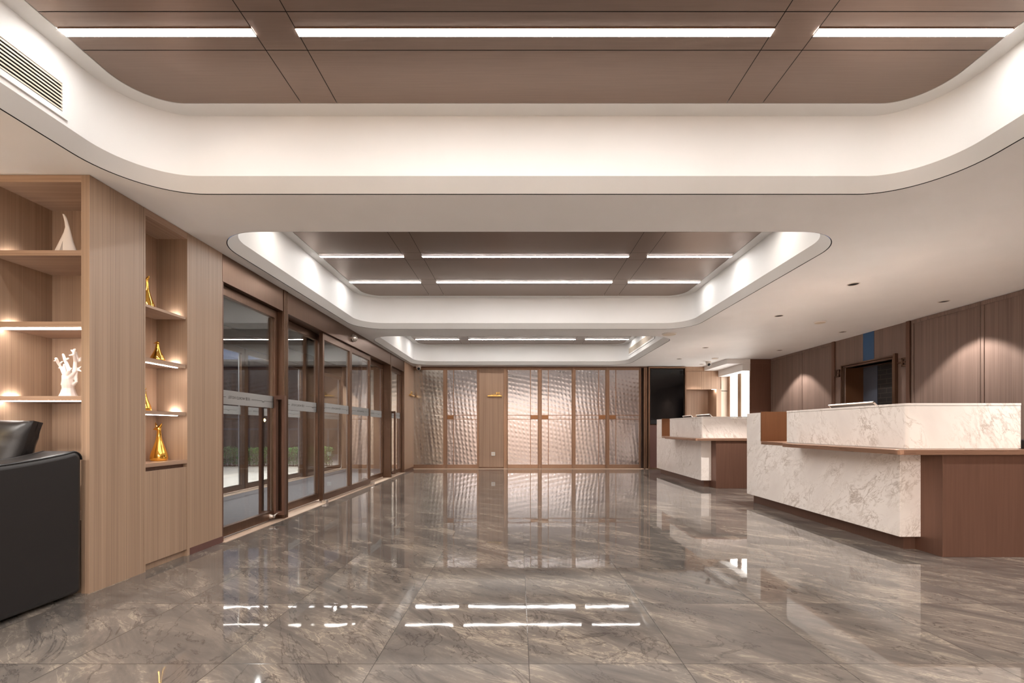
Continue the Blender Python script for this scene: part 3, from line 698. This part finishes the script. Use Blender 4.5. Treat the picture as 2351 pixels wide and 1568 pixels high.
# ---------------------------------------------------------------- back partition
def bx(px, Y=BY): return (px - 1190) / F * Y
def bz(py, Y=BY): return 1 + (984 - py) / F * Y
ZB0, ZB1 = bz(1066.5), bz(849.5)
def panel_door(name, label, p0, p1, glassmat, vbar=None, plate=None):
    """p0..p1: glass edges in photo columns; narrow stiles around"""
    d = thing(name, label, 'door', (bx((p0 + p1) / 2), BY, 0), None, 'structure')
    x0, x1 = bx(p0), bx(p1); s = .016; yf = BY - .012
    m = MB().box(x0 - s, x0, yf, BY + .03, .015, ZB1 + .06).box(x1, x1 + s, yf, BY + .03, .015, ZB1 + .06)
    m.box(x0, x1, yf, BY + .03, .015, ZB0).box(x0, x1, yf, BY + .03, ZB1, ZB1 + .06)
    m.build('frame', 'litbronze', d, bevel=.002)
    g = tag(MB().box(x0 - .003, x1 + .003, BY + .005, BY + .013, ZB0 - .003, ZB1 + .003).build('rippled_pane', glassmat, d), 'silvery rippled glass pane')
    if vbar:
        xv = bx(vbar); za, zb = bz(962.3), bz(953.3); t = .008
        MB().box(xv - t, xv + t, yf + .003, BY + .004, ZB0, ZB1).box(x0, x1, yf + .003, BY + .004, za - t, za + t).box(x0, x1, yf + .003, BY + .004, zb - t, zb + t).build('glazing_bar', 'edgebronze', d)
        a, b = (x0, xv - t) if plate == 'l' else (xv + t, x1)
        tag(MB().box(a, b, yf - .006, BY + .004, za + t, zb - t).build('handle_plate', 'amber', d, bevel=.002), 'amber bronze pull plate')
    return d
panel_door('window_5', 'plain rippled glass panel in the far left corner with golden glints', 949.5, 1017.5, 'rippleg')
panel_door('door_6', 'rippled glass door left of the veneered pier', 1027, 1095, 'ripple', 1041.5, 'l')
panel_door('door_7', 'rippled glass door just right of the veneered pier', 1166, 1234.5, 'ripple', 1218, 'r')
panel_door('door_8', 'second rippled glass door right of the veneered pier', 1244, 1312.3, 'ripple', 1258.8, 'l')
panel_door('door_9', 'third rippled glass door right of the veneered pier', 1321.5, 1389.5, 'ripple', 1374.5, 'r')
panel_door('door_10', 'rippled glass door beside the wall screen', 1399, 1467, 'ripple', 1413.8, 'l')
for i, (a, b, lab) in enumerate(((1019, 1025.4, 'between the corner panel and the first door'), (1096.6, 1099.7, 'left of the veneered pier'), (1156.5, 1164, 'right of the veneered pier'),
                               (1236.2, 1242.2, 'between the first two doors of the run'), (1314, 1319.8, 'in the middle of the door run'), (1391.2, 1397.3, 'between the last two doors of the run'))):
    m = MB().box(bx(a), bx(b), BY - .03, BY + .09, 0, 2.51)
    mid = (bx(a) + bx(b)) / 2; m.box(mid - .008, mid + .008, BY - .038, BY - .02, 0, 2.51)
    struct(f'trim_{12 + i}', f'slender bronze post of the back partition {lab}', 'trim', m, 'litbronze', bevel=.002)
struct('trim_18', 'dark bronze head rail along the top of the back partition', 'trim', MB().box(XL, bx(1486), BY - .02, BY + .09, 2.508, CZ - .002), 'darkbronze')
struct('trim_19', 'bronze double post between the glass doors and the wall screen', 'trim', MB().box(bx(1477), bx(1480.5), BY - .05, BY + .09, 0, 2.508).box(bx(1481.5), bx(1485), BY - .03, BY + .09, 0, 2.508).box(bx(1469), bx(1471.2), BY - .02, BY + .09, 0, 2.508), 'litbronze', bevel=.002)
struct('trim_20', 'pale stone threshold strip along the back partition', 'trim', MB().box(XL, bx(1573), BY - .04, BY + .09, 0, .014), 'stone')
struct('wall_pier', 'veneered pier in the back partition carrying a brass sign', 'wall', MB().box(bx(1099.9), bx(1156.3), BY - .01, BY + .09, .05, 2.508), 'woodb')
struct('baseboard_pier', 'bronze skirting of the veneered pier', 'baseboard', MB().box(bx(1099.9), bx(1156.3), BY - .014, BY + .09, 0, .05), 'bronze')

def brass_sign(name, label, c, along):
    t = thing(name, label, 'sign', c)
    def b(u0, u1, d0, d1, z0, z1, m):      # u along the wall, d off the wall
        if along == 'x': m.box(c[0] + u0, c[0] + u1, c[1] - d1, c[1] - d0, c[2] + z0, c[2] + z1)
        else: m.box(c[0] + d0, c[0] + d1, c[1] + u0, c[1] + u1, c[2] + z0, c[2] + z1)
        return m
    b(-.178, .178, .002, .045, -.010, .016, MB()).build('bar', 'brass', t, bevel=.002)
    m = MB()
    for k in range(6): b(-.10 + k * .022, -.086 + k * .022, .004, .012, .016, .030 + .012 * (k % 2) + .012 * (2 < k), m)
    b(-.09, .03, .004, .012, .016, .024, m); m.build('lettering', 'brass', t)
    m = MB()
    for k in range(3):
        u = .045 + k * .033
        if along == 'x': m.prism([(c[0] + u - .014, c[2] + .072), (c[0] + u, c[2] + .108), (c[0] + u + .014, c[2] + .072)], 'y', c[1] - .010, c[1] - .003)
        else: m.prism([(c[1] + u - .014, c[2] + .072), (c[1] + u, c[2] + .108), (c[1] + u + .014, c[2] + .072)], 'x', c[0] + .003, c[0] + .010)
    b(.03, .125, .003, .010, .066, .074, m); b(.045, .055, .003, .010, .016, .066, m); b(.1, .11, .003, .010, .016, .066, m)
    m.build('emblem', 'brass', t)
    return t
brass_sign('brass_sign', 'brass bar sign with small raised emblem on the veneered pier', (bx(1136), BY - .01, bz(909.5)), 'x')
brass_sign('brass_sign', 'brass bar sign seen side-on on the far left wall corner', (XL, 10.86, 1.80), 'y')
t = thing('wall_socket', 'square white wall socket low on the veneered pier', 'socket', (bx(1132.5), BY - .01, bz(1042)))
MB().box(bx(1132.5) - .047, bx(1132.5) + .047, BY - .02, BY - .0105, bz(1042) - .047, bz(1042) + .047).build('plate', 'white', t, bevel=.003)
MB().box(bx(1132.5) - .022, bx(1132.5) + .022, BY - .0215, BY - .0195, bz(1042) - .022, bz(1042) + .022).build('outlet', 'grille', t)

# wall screen in its bronze surround
xa, xb_ = bx(1486.5), bx(1572.5)
sr = thing('screen_surround', 'tall bronze framed surround with maroon lower panel around the wall screen', 'panel', ((xa + xb_) / 2, BY, 0))
MB().box(xa, xa + .032, BY - .10, BY + .09, .03, 2.49).box(xb_ - .032, xb_, BY - .10, BY + .09, .03, 2.49).box(xa, xb_, BY - .10, BY + .09, 2.49, 2.525).box(xa, xb_, BY - .09, BY + .09, 0, .03).build('frame', 'litbronze', sr)
MB().box(xa + .032, xb_ - .032, BY - .02, BY + .06, .03, bz(976)).build('lower_panel', 'maroon', sr)
MB().box(xa + .032, xb_ - .032, BY + .03, BY + .06, bz(976), 2.49).build('back_panel', 'darkbronze', sr)
tv = thing('television', 'upright black television mounted in the bronze surround', 'tv', ((xa + xb_) / 2, BY, bz(974)))
MB().box(bx(1492), bx(1568.5), BY - .035, BY + .025, bz(974), bz(847)).build('housing', 'black', tv, bevel=.004)
MB().box(bx(1493.5), bx(1567), BY - .0375, BY - .034, bz(963.5), bz(848.5)).build('screen', 'screen', tv)
MB().box(bx(1493.5), bx(1567), BY - .0372, BY - .034, bz(973), bz(964.2)).build('chin', 'darkgrey', tv)

# veneer cabinet with alcove
ca, cb = bx(1574), bx(1656); ci = bx(1645)
kb = thing('back_office_cabinet', 'light veneer cabinet with two upper doors over an open alcove', 'cabinet', ((ca + cb) / 2, BY, 0))
MB().box(ca, cb, BY, BY + .5, 2.43, CZ - .002).build('top_panel', 'woodb', kb)
MB().box(ca, cb, BY + .02, BY + .5, bz(893), 2.43).build('body', 'woodb', kb)
xm = bx(1610.3)
for a, b in ((ca + .003, xm - .002), (xm + .002, ci)): MB().box(a, b, BY, BY + .019, bz(893) - .01, 2.425).build('door', 'woodb', kb, bevel=.001)
MB().box(ci, cb, BY, BY + .5, 0, bz(893)).build('side_panel', 'woodb', kb)
MB().box(ca, ci, BY + .5, BY + .52, 0, bz(893)).build('back_panel', 'woodb', kb)
MB().box(ca, ci, BY + .01, BY + .5, 0, .80).build('base_cupboard', 'woodb', kb)
MB().box(ci - .08, ci - .01, BY + .03, BY + .09, bz(893) - .006, bz(893) - .001).build('puck_light', 'shelfled', kb)
struct('wall_niche', 'beige wall panels beside the lit white panels', 'wall', MB().box(cb, 5.25, BY, BY + .06, 0, bz(898.5)).box(cb, 5.25, BY, BY + .06, bz(897), CZ - .002), 'beige')
XW = 5.21
lw = thing('window_6', 'bright lit white panels with a slim mullion behind the reception counters', 'window', (XW, 10.55, 0), None, 'structure')
MB().box(XW, XW + .02, 10.0, 10.46, .3, 2.36).build('lit_panel', 'lightbox', lw)
MB().box(XW, XW + .02, 10.62, 11.02, .3, 2.36).build('lit_panel', 'lightbox', lw)
MB().box(XW - .02, XW + .03, 10.46, 10.62, 0, 2.40).build('mullion', 'woodb', lw)
MB().box(XW - .015, XW + .03, 11.02, 11.15, 0, 2.40).build('frame', 'woodb', lw)
MB().box(XW + .02, XW + .05, 9.97, 11.15, 0, 2.42).build('backing', 'beige', lw)
struct('trim_21', 'white dropped soffit at the right end of the back wall', 'trim', MB().box(4.62, 5.79, 9.93, BY - .001, 2.44, CZ - .001), 'ceiling')
struct('trim_22', 'lower white beam above the lit panels', 'trim', MB().box(4.965, 5.205, 9.935, 11.14, 2.285, 2.439), 'ceiling')
struct('wall_end', 'dark bronze clad wall return at the far right', 'wall', MB().box(5.135, 5.8, 9.93, 9.97, 0, CZ - .1), 'pedestal')
struct('wall_end_head', 'dark bronze clad head of the far right wall return', 'wall', MB().box(5.135, 5.8, 9.925, 9.97, 2.44, CZ - .001), 'pedestal')

# ---------------------------------------------------------------- right wall
def yr(px, X=XR): return X * F / (px - 1190)
PY0, PY1, PZ = 6.70, 7.70, 2.04     # portal opening
w = MB().box(XR, XR + .2, YN, PY0, 0, CZ - .001).box(XR, XR + .2, PY1, 9.93, 0, CZ - .001).box(XR, XR + .2, PY0, PY1, PZ, CZ - .001)
struct('wall_right', 'mauve brown veneered wall behind the reception counters', 'wall', w, 'woodr')
pn = [(yr(1840.5), 9.915), (yr(1912), yr(1840.5)), (yr(2255), yr(2095)), (3.9, yr(2255)), (2.3, 3.9), (.7, 2.3)]
labs = ['in the far right corner', 'just left of the dark doorway', 'just right of the dark doorway', 'at the right edge of the picture', 'beside the near counter end', 'nearest the viewer']
for i, (a, b) in enumerate(pn):
    p = thing('wall_panel', f'veneered wall panel with slim raised moulding {labs[i]}', 'wall panel', (XR, (a + b) / 2, 0), 'moulded panels on the right wall', 'structure')
    a += .003; b -= .003; fw = .035
    MB().box(XR - .010, XR - .0005, a, b, .002, CZ - .003).build('field', 'woodr', p)
    m = MB()
    for c, d, e, f in ((a, b, CZ - .055, CZ - .004), (a, b, .003, .10), (a, a + fw, .1, CZ - .055), (b - fw, b, .1, CZ - .055)): m.box(XR - .022, XR - .0105, c, d, e, f)
    m.build('moulding', 'woodr', p, bevel=.003)
struct('trim_23', 'dark bronze post left of the dark doorway', 'trim', MB().box(XR - .03, XR, yr(1918.5), yr(1912.5), 0, CZ - .001), 'darkbronze', bevel=.003)
struct('trim_24', 'dark bronze post right of the dark doorway', 'trim', MB().box(XR - .03, XR, yr(2092.5), yr(2084), 0, CZ - .001), 'darkbronze', bevel=.003)
pd = thing('door_11', 'dark recessed bronze framed doorway in the right wall', 'door', (XR, 7.2, 0), None, 'structure')
m = MB()
for q, dx in ((0, .035), (.028, .022)):
    m.box(XR - dx, XR + .02, PY0 - .05 + q, PY0 - .03 + q, 0, PZ + .05 - q).box(XR - dx, XR + .02, PY1 + .03 - q, PY1 + .05 - q, 0, PZ + .05 - q).box(XR - dx, XR + .02, PY0 - .05 + q, PY1 + .05 - q, PZ + .03 - q, PZ + .05 - q)
m.box(XR - .05, XR, PY0 - .085, PY0 - .05, 0, PZ + .07)
m.build('frame', 'bronze', pd, bevel=.002)
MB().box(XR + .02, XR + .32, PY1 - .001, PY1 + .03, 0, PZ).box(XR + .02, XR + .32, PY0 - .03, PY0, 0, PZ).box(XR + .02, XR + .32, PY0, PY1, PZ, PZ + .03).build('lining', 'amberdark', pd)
XQ = XR + .32
MB().box(XQ, XQ + .03, yr(2014, XQ), PY1, 0, PZ).build('door_leaf', 'bluegrey', pd)
MB().box(XQ - .01, XQ + .03, PY0, yr(2014, XQ) - .02, 0, PZ).build('brick_panel', 'brick', pd)
for (c, e, s) in ((7.86, PY1 + .05, -1), (6.48, PY0 - .085, 1)):
    m = MB(); zc = 1.965; h = .065
    y0, y1 = c - .055, c + .055
    for a, b, z0, z1 in ((y0, y1, zc + h - .025, zc + h), (y0, y1, zc - h, zc - h + .025), (y0, y0 + .025, zc - h, zc + h), (y1 - .025, y1, zc - h, zc + h)): m.box(XR - .025, XR, a, b, z0, z1)
    m.box(XR - .014, XR, min(c, e), max(c, e), zc - .014, zc + .014)
    tag(m.build('ornament', 'bronze', pd, bevel=.003), 'square bronze ornament beside the doorway')
tag(MB().box(XR - .004, XR - .0005, yr(2007), yr(1982), PZ + .05, CZ - .002).build('blue_strip', 'blue', pd), 'vertical blue strip above the doorway')

# ---------------------------------------------------------------- reception counters
def counter(label):
    t = thing('reception_counter', label, 'reception counter', (3.6, 4.9, 0), 'marble reception counters')
    MB().box(3.20, 3.36, 3.73, 6.10, 0, .112).build('plinth', 'darkbronze', t)
    MB().box(3.13, 3.32, 3.68, 6.144, .112, .797).build('marble_front', 'marble', t, bevel=.002)
    MB().box(3.13, 3.62, 5.800, 6.144, .797, 1.205).build('marble_pier', 'marble', t, bevel=.002)
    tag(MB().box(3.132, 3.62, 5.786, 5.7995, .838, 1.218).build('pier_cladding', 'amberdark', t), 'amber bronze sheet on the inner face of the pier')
    r = .05; cor = [(2.93 + r - r * math.cos(a), 3.45 + r - r * math.sin(a)) for a in [i * PI / 2 / 6 for i in range(7)]]
    poly = [(2.93, 4.98)] + cor + [(4.70, 3.45), (4.70, 3.95), (3.55, 3.95), (3.55, 5.785), (3.13, 5.785), (3.13, 4.98)]
    MB().prism(poly, 'z', .797, .837).build('ledge', 'edgebronze', t, bevel=.003)
    MB().box(3.30, 4.70, 3.488, 3.95, 0, .796).build('pedestal', 'pedestal', t, bevel=.002)
    r = .03; cor = [(3.10 + r - r * math.cos(a), 3.58 + r - r * math.sin(a)) for a in [i * PI / 2 / 6 for i in range(7)]]
    poly = [(3.10, 5.18)] + cor + [(4.01, 3.58), (4.01, 3.66), (3.18, 3.66), (3.18, 5.18)]
    u = MB().prism(poly, 'z', .842, 1.182).build('marble_upstand', 'marbleb', t, smooth=35)
    poly = [(3.098, 5.182)] + [(x - .002, y - .002) for x, y in cor] + [(4.012, 3.578), (4.012, 4.0), (3.48, 4.0), (3.48, 5.182)]
    MB().prism(poly, 'z', 1.184, 1.203).build('countertop', 'marbleb', t, bevel=.002)
    MB().box(3.104, 4.0, 3.584, 3.60, .837, .843).box(3.104, 3.12, 3.584, 5.17, .837, .843).build('base_strip', 'white', t)
    MB().box(3.18, 3.30, 3.66, 5.16, .837, 1.183).box(3.32, 3.40, 3.95, 6.10, 0, .797).build('carcass', 'pedestal', t)
    MB().box(3.55, 4.15, 3.95, 6.0, .72, .745).box(3.9, 3.95, 3.96, 5.95, 0, .72).build('desk', 'beige', t)
    return t
k1 = counter('near white marble reception counter with bronze ledge and pedestal')
k2 = copy_tree(k1); k2.location.y += 4.0
tag(k2, 'far white marble reception counter standing before the back wall', None)

def monitor(label, y0, y1, xt, zt, h, tilt=45):
    t = thing('monitor', label, 'monitor', ((xt + .30), (y0 + y1) / 2, .745), 'monitors on the reception counters')
    u = Vector((math.sin(math.radians(tilt)), 0, -math.cos(math.radians(tilt)))); n = Vector((-math.cos(math.radians(tilt)), 0, -math.sin(math.radians(tilt))))
    def slab(a0, a1, d0, d1, b0, b1):
        m = MB(); P = lambda a, y, d: Vector((xt, y, zt)) + u * a + n * d
        vs = [P(a, y, d) for d in (d0, d1) for y in (b0, b1) for a in (a0, a1)]
        return m.add(vs, [(0, 2, 3, 1), (4, 5, 7, 6), (0, 1, 5, 4), (2, 6, 7, 3), (0, 4, 6, 2), (1, 3, 7, 5)])
    m = slab(0, .012, 0, .012, y0, y1); q = slab(h - .012, h, 0, .012, y0, y1); m.add(q.v, q.f)
    q = slab(0, h, 0, .012, y0, y0 + .012); m.add(q.v, q.f); q = slab(0, h, 0, .012, y1 - .012, y1); m.add(q.v, q.f)
    m.build('frame', 'white', t)
    slab(.012, h - .012, .004, .0115, y0 + .012, y1 - .012).build('back_cover', 'darkgrey', t)
    slab(.006, h - .006, -.002, .0035, y0 + .01, y1 - .01).build('screen', 'screen', t)
    e = Vector((xt, 0, zt)) + u * (h * .6) + n * .02
    MB().tube([(e.x, (y0 + y1) / 2, e.z), (xt + .30, (y0 + y1) / 2, .76)], .018, 10).box(xt + .2, xt + .4, (y0 + y1) / 2 - .12, (y0 + y1) / 2 + .12, .745, .757).build('stand', 'white', t)
monitor('tilted white-edged monitor behind the near reception counter', 4.67, 5.35, 3.70, 1.285, .36)
monitor('larger right monitor behind the far reception counter', 8.66, 9.34, 3.70, 1.285, .36)
monitor('smaller left monitor behind the far reception counter', 9.50, 10.0, 3.66, 1.285, .34)
t = thing('card_reader', 'small black payment terminal at the right end of the near counter ledge', 'card reader', (4.10, 3.70, .837))
MB().prism([(3.64, .8375), (3.76, .8375), (3.76, .925), (3.64, .90)], 'x', 4.035, 4.15).build('body', 'black', t, bevel=.006)
MB().prism([(3.645, .902), (3.70, .9135), (3.70, .915), (3.645, .9035)], 'x', 4.045, 4.14).build('screen', 'darkgrey', t)

# ---------------------------------------------------------------- ceiling fittings
def downlight(x, y, label, spot=None):
    t = thing('downlight', label, 'downlight', (x, y, CZ), 'recessed downlights in the ceiling')
    n = 28; a = MB()
    a.loft([[(x + r * math.cos(2 * PI * k / n), y + r * math.sin(2 * PI * k / n), z) for k in range(n)] for r, z in ((.058, CZ - .0005), (.057, CZ - .005), (.050, CZ - .006), (.048, CZ - .0012))], cap=False)
    a.build('trim_ring', 'white', t, smooth=30)
    MB().lathe([(.049, -.0022), (.049, -.001)], (x, y, CZ), n).build('baffle', 'black', t)
    MB().lathe([(.022, -.0035), (.024, -.002)], (x, y, CZ), 16).build('lens', 'darkgrey', t)
    if spot:
        L = bpy.data.lights.new('downlight_beam', 'SPOT'); L.energy = spot; L.spot_size = math.radians(94); L.spot_blend = .28; L.shadow_soft_size = .022; L.color = (1, .94, .89)
        o = bpy.data.objects.new('downlight_beam', L); o.location = (x, y, CZ - .03); COL.objects.link(o)
downlight(3.57, 4.78, 'recessed downlight above the near counter, closest to the viewer', 200)
downlight(5.15, 5.43, 'recessed downlight by the right wall at the right side of the picture', 100)
downlight(3.555, 6.12, 'recessed downlight above the far end of the near counter', 200)
downlight(5.16, 7.14, 'recessed downlight by the dark doorway', 26)
downlight(3.56, 8.53, 'recessed downlight above the far counter', 200)
downlight(5.13, 8.81, 'recessed downlight by the right wall beyond the doorway', 100)
downlight(3.55, 9.90, 'recessed downlight before the wall screen', 30)
downlight(4.37, 10.70, 'recessed downlight before the veneer cabinet', 26)
for (x, y, r, nm, lab, cat) in ((2.45, 7.275, .117, 'ceiling_speaker', 'round white ceiling speaker beside the middle ceiling tray', 'speaker'),
                           (4.35, 6.47, .075, 'smoke_detector', 'flat round white detector on the ceiling before the doorway', 'smoke detector'),
                           (4.30, 9.80, .07, 'smoke_detector', 'flat round white detector on the ceiling near the dome camera', 'smoke detector')):
    t = thing(nm, lab, cat, (x, y, CZ))
    MB().lathe([(r, -.0005), (r, -.010), (r * .9, -.016)], (x, y, CZ), 32).build('rim', 'white', t, smooth=30)
    MB().lathe([(r * .86, -.019), (r * .88, -.0165)], (x, y, CZ), 32).build('grille', 'grille', t, smooth=30)
def dome(x, y, label, yaw):
    t = thing('mounted_dome_camera', label, 'security camera', (x, y, CZ), 'ceiling dome cameras')
    MB().lathe([(.062, -.001), (.062, -.03), (.056, -.042), (.054, -.05)], (x, y, CZ), 28).build('base', 'white', t, smooth=40)
    b = MB().lathe([(.003, .052)] + [(.052 * math.sin(PI * k / 12), .052 * math.cos(PI * k / 12)) for k in range(1, 12)] + [(.003, -.052)], (x, y, CZ - .064), 28).build('ball', 'white', t, smooth=180)
    d = Vector((math.sin(yaw), -math.cos(yaw), -.45)).normalized(); c = Vector((x, y, CZ - .064))
    m = MB(); loops = []
    u = d.cross(Vector((0, 0, 1))).normalized(); v = d.cross(u)
    for r, h in ((.034, .041), (.030, .047), (.018, .054), (.002, .057)):
        loops.append([c + d * h + (u * math.cos(2 * PI * k / 20) + v * math.sin(2 * PI * k / 20)) * r for k in range(20)])
    m.loft(loops).build('lens', 'black', b, smooth=80)
dome(-2.44, 10.97, 'white dome camera with black eye at the top of the left corner panel', .35)
dome(4.36, 10.28, 'white dome camera with black eye under the soffit near the wall screen', -.1)

# ---------------------------------------------------------------- light, sky, camera
for y in (6.4, 8.4, 10.4, 11.5):  # the farthest spot is added to brighten the hedge
    L = bpy.data.lights.new('canopy_spot', 'SPOT'); L.energy = 260; L.spot_size = math.radians(130); L.spot_blend = .5; L.shadow_soft_size = .03; L.color = (1, .95, .9)
    o = bpy.data.objects.new('canopy_spot', L); o.location = (-4.85, y, 2.6); COL.objects.link(o)
for y in (6.2, 8.8):  # unseen spots added to brighten the vestibule and its ceiling
    L = bpy.data.lights.new('added_vestibule_spot', 'SPOT'); L.energy = 95; L.spot_size = math.radians(150); L.spot_blend = .6; L.shadow_soft_size = .02; L.color = (1, .96, .92)
    o = bpy.data.objects.new('added_vestibule_spot', L); o.location = (-3.6, y, CZ - .02); COL.objects.link(o)
for x, y in ((-3.3, 1.2), (-3.3, -1.2), (-1.4, -1.9), (.4, -1.9), (2.2, -1.9), (4.2, -1.9), (4.4, .6), (4.4, 2.6)):  # unseen spots added to light the surfaces that face the camera
    L = bpy.data.lights.new('added_fill_spot', 'SPOT'); L.energy = 150; L.spot_size = math.radians(125); L.spot_blend = .6; L.shadow_soft_size = .04; L.color = (1, .95, .90)
    o = bpy.data.objects.new('added_fill_spot', L); o.location = (x, y, CZ - .02); COL.objects.link(o)

for y in (-1.5, -2.3, -3.1): area('added_fill_strip', (.3, y, CZ - .01), 6.4, .07, 125, (1, .95, .90))  # unseen strips added behind the camera to brighten bronze and rippled glass
L = bpy.data.lights.new('added_glint_lamp', 'POINT'); L.energy = 20; L.shadow_soft_size = .07; L.color = (1, .76, .40)  # unseen warm source added for golden glints in the corner panel
o = bpy.data.objects.new('added_glint_lamp', L); o.location = (-4.15, .9, 1.75); COL.objects.link(o)

wd = bpy.data.worlds.new('dusk'); scene.world = wd; wd.use_nodes = True
bg = wd.node_tree.nodes['Background']; bg.inputs[0].default_value = (.30, .40, .72, 1); bg.inputs[1].default_value = .32

cam = bpy.data.cameras.new('camera'); co = bpy.data.objects.new('camera', cam); COL.objects.link(co)
co.location = (0, 0, 1.0); co.rotation_euler = (PI / 2, 0, 0)
cam.sensor_fit = 'HORIZONTAL'; cam.sensor_width = 36; cam.lens = 36 * F / 2351
cam.shift_x = (1175.5 - 1190) / 2351; cam.shift_y = (984 - 784) / 2351; cam.clip_start = .02
scene.camera = co

vs = scene.view_settings
vs.view_transform = 'Standard'; vs.look = 'None'; vs.gamma = 1; vs.use_curve_mapping = False; vs.exposure = 0.38
cy = scene.cycles
cy.use_denoising = True; cy.denoiser = 'OPENIMAGEDENOISE'
cy.max_bounces = 12; cy.diffuse_bounces = 6; cy.glossy_bounces = 6; cy.transparent_max_bounces = 24
cy.sample_clamp_indirect = 0.0; cy.blur_glossy = .25
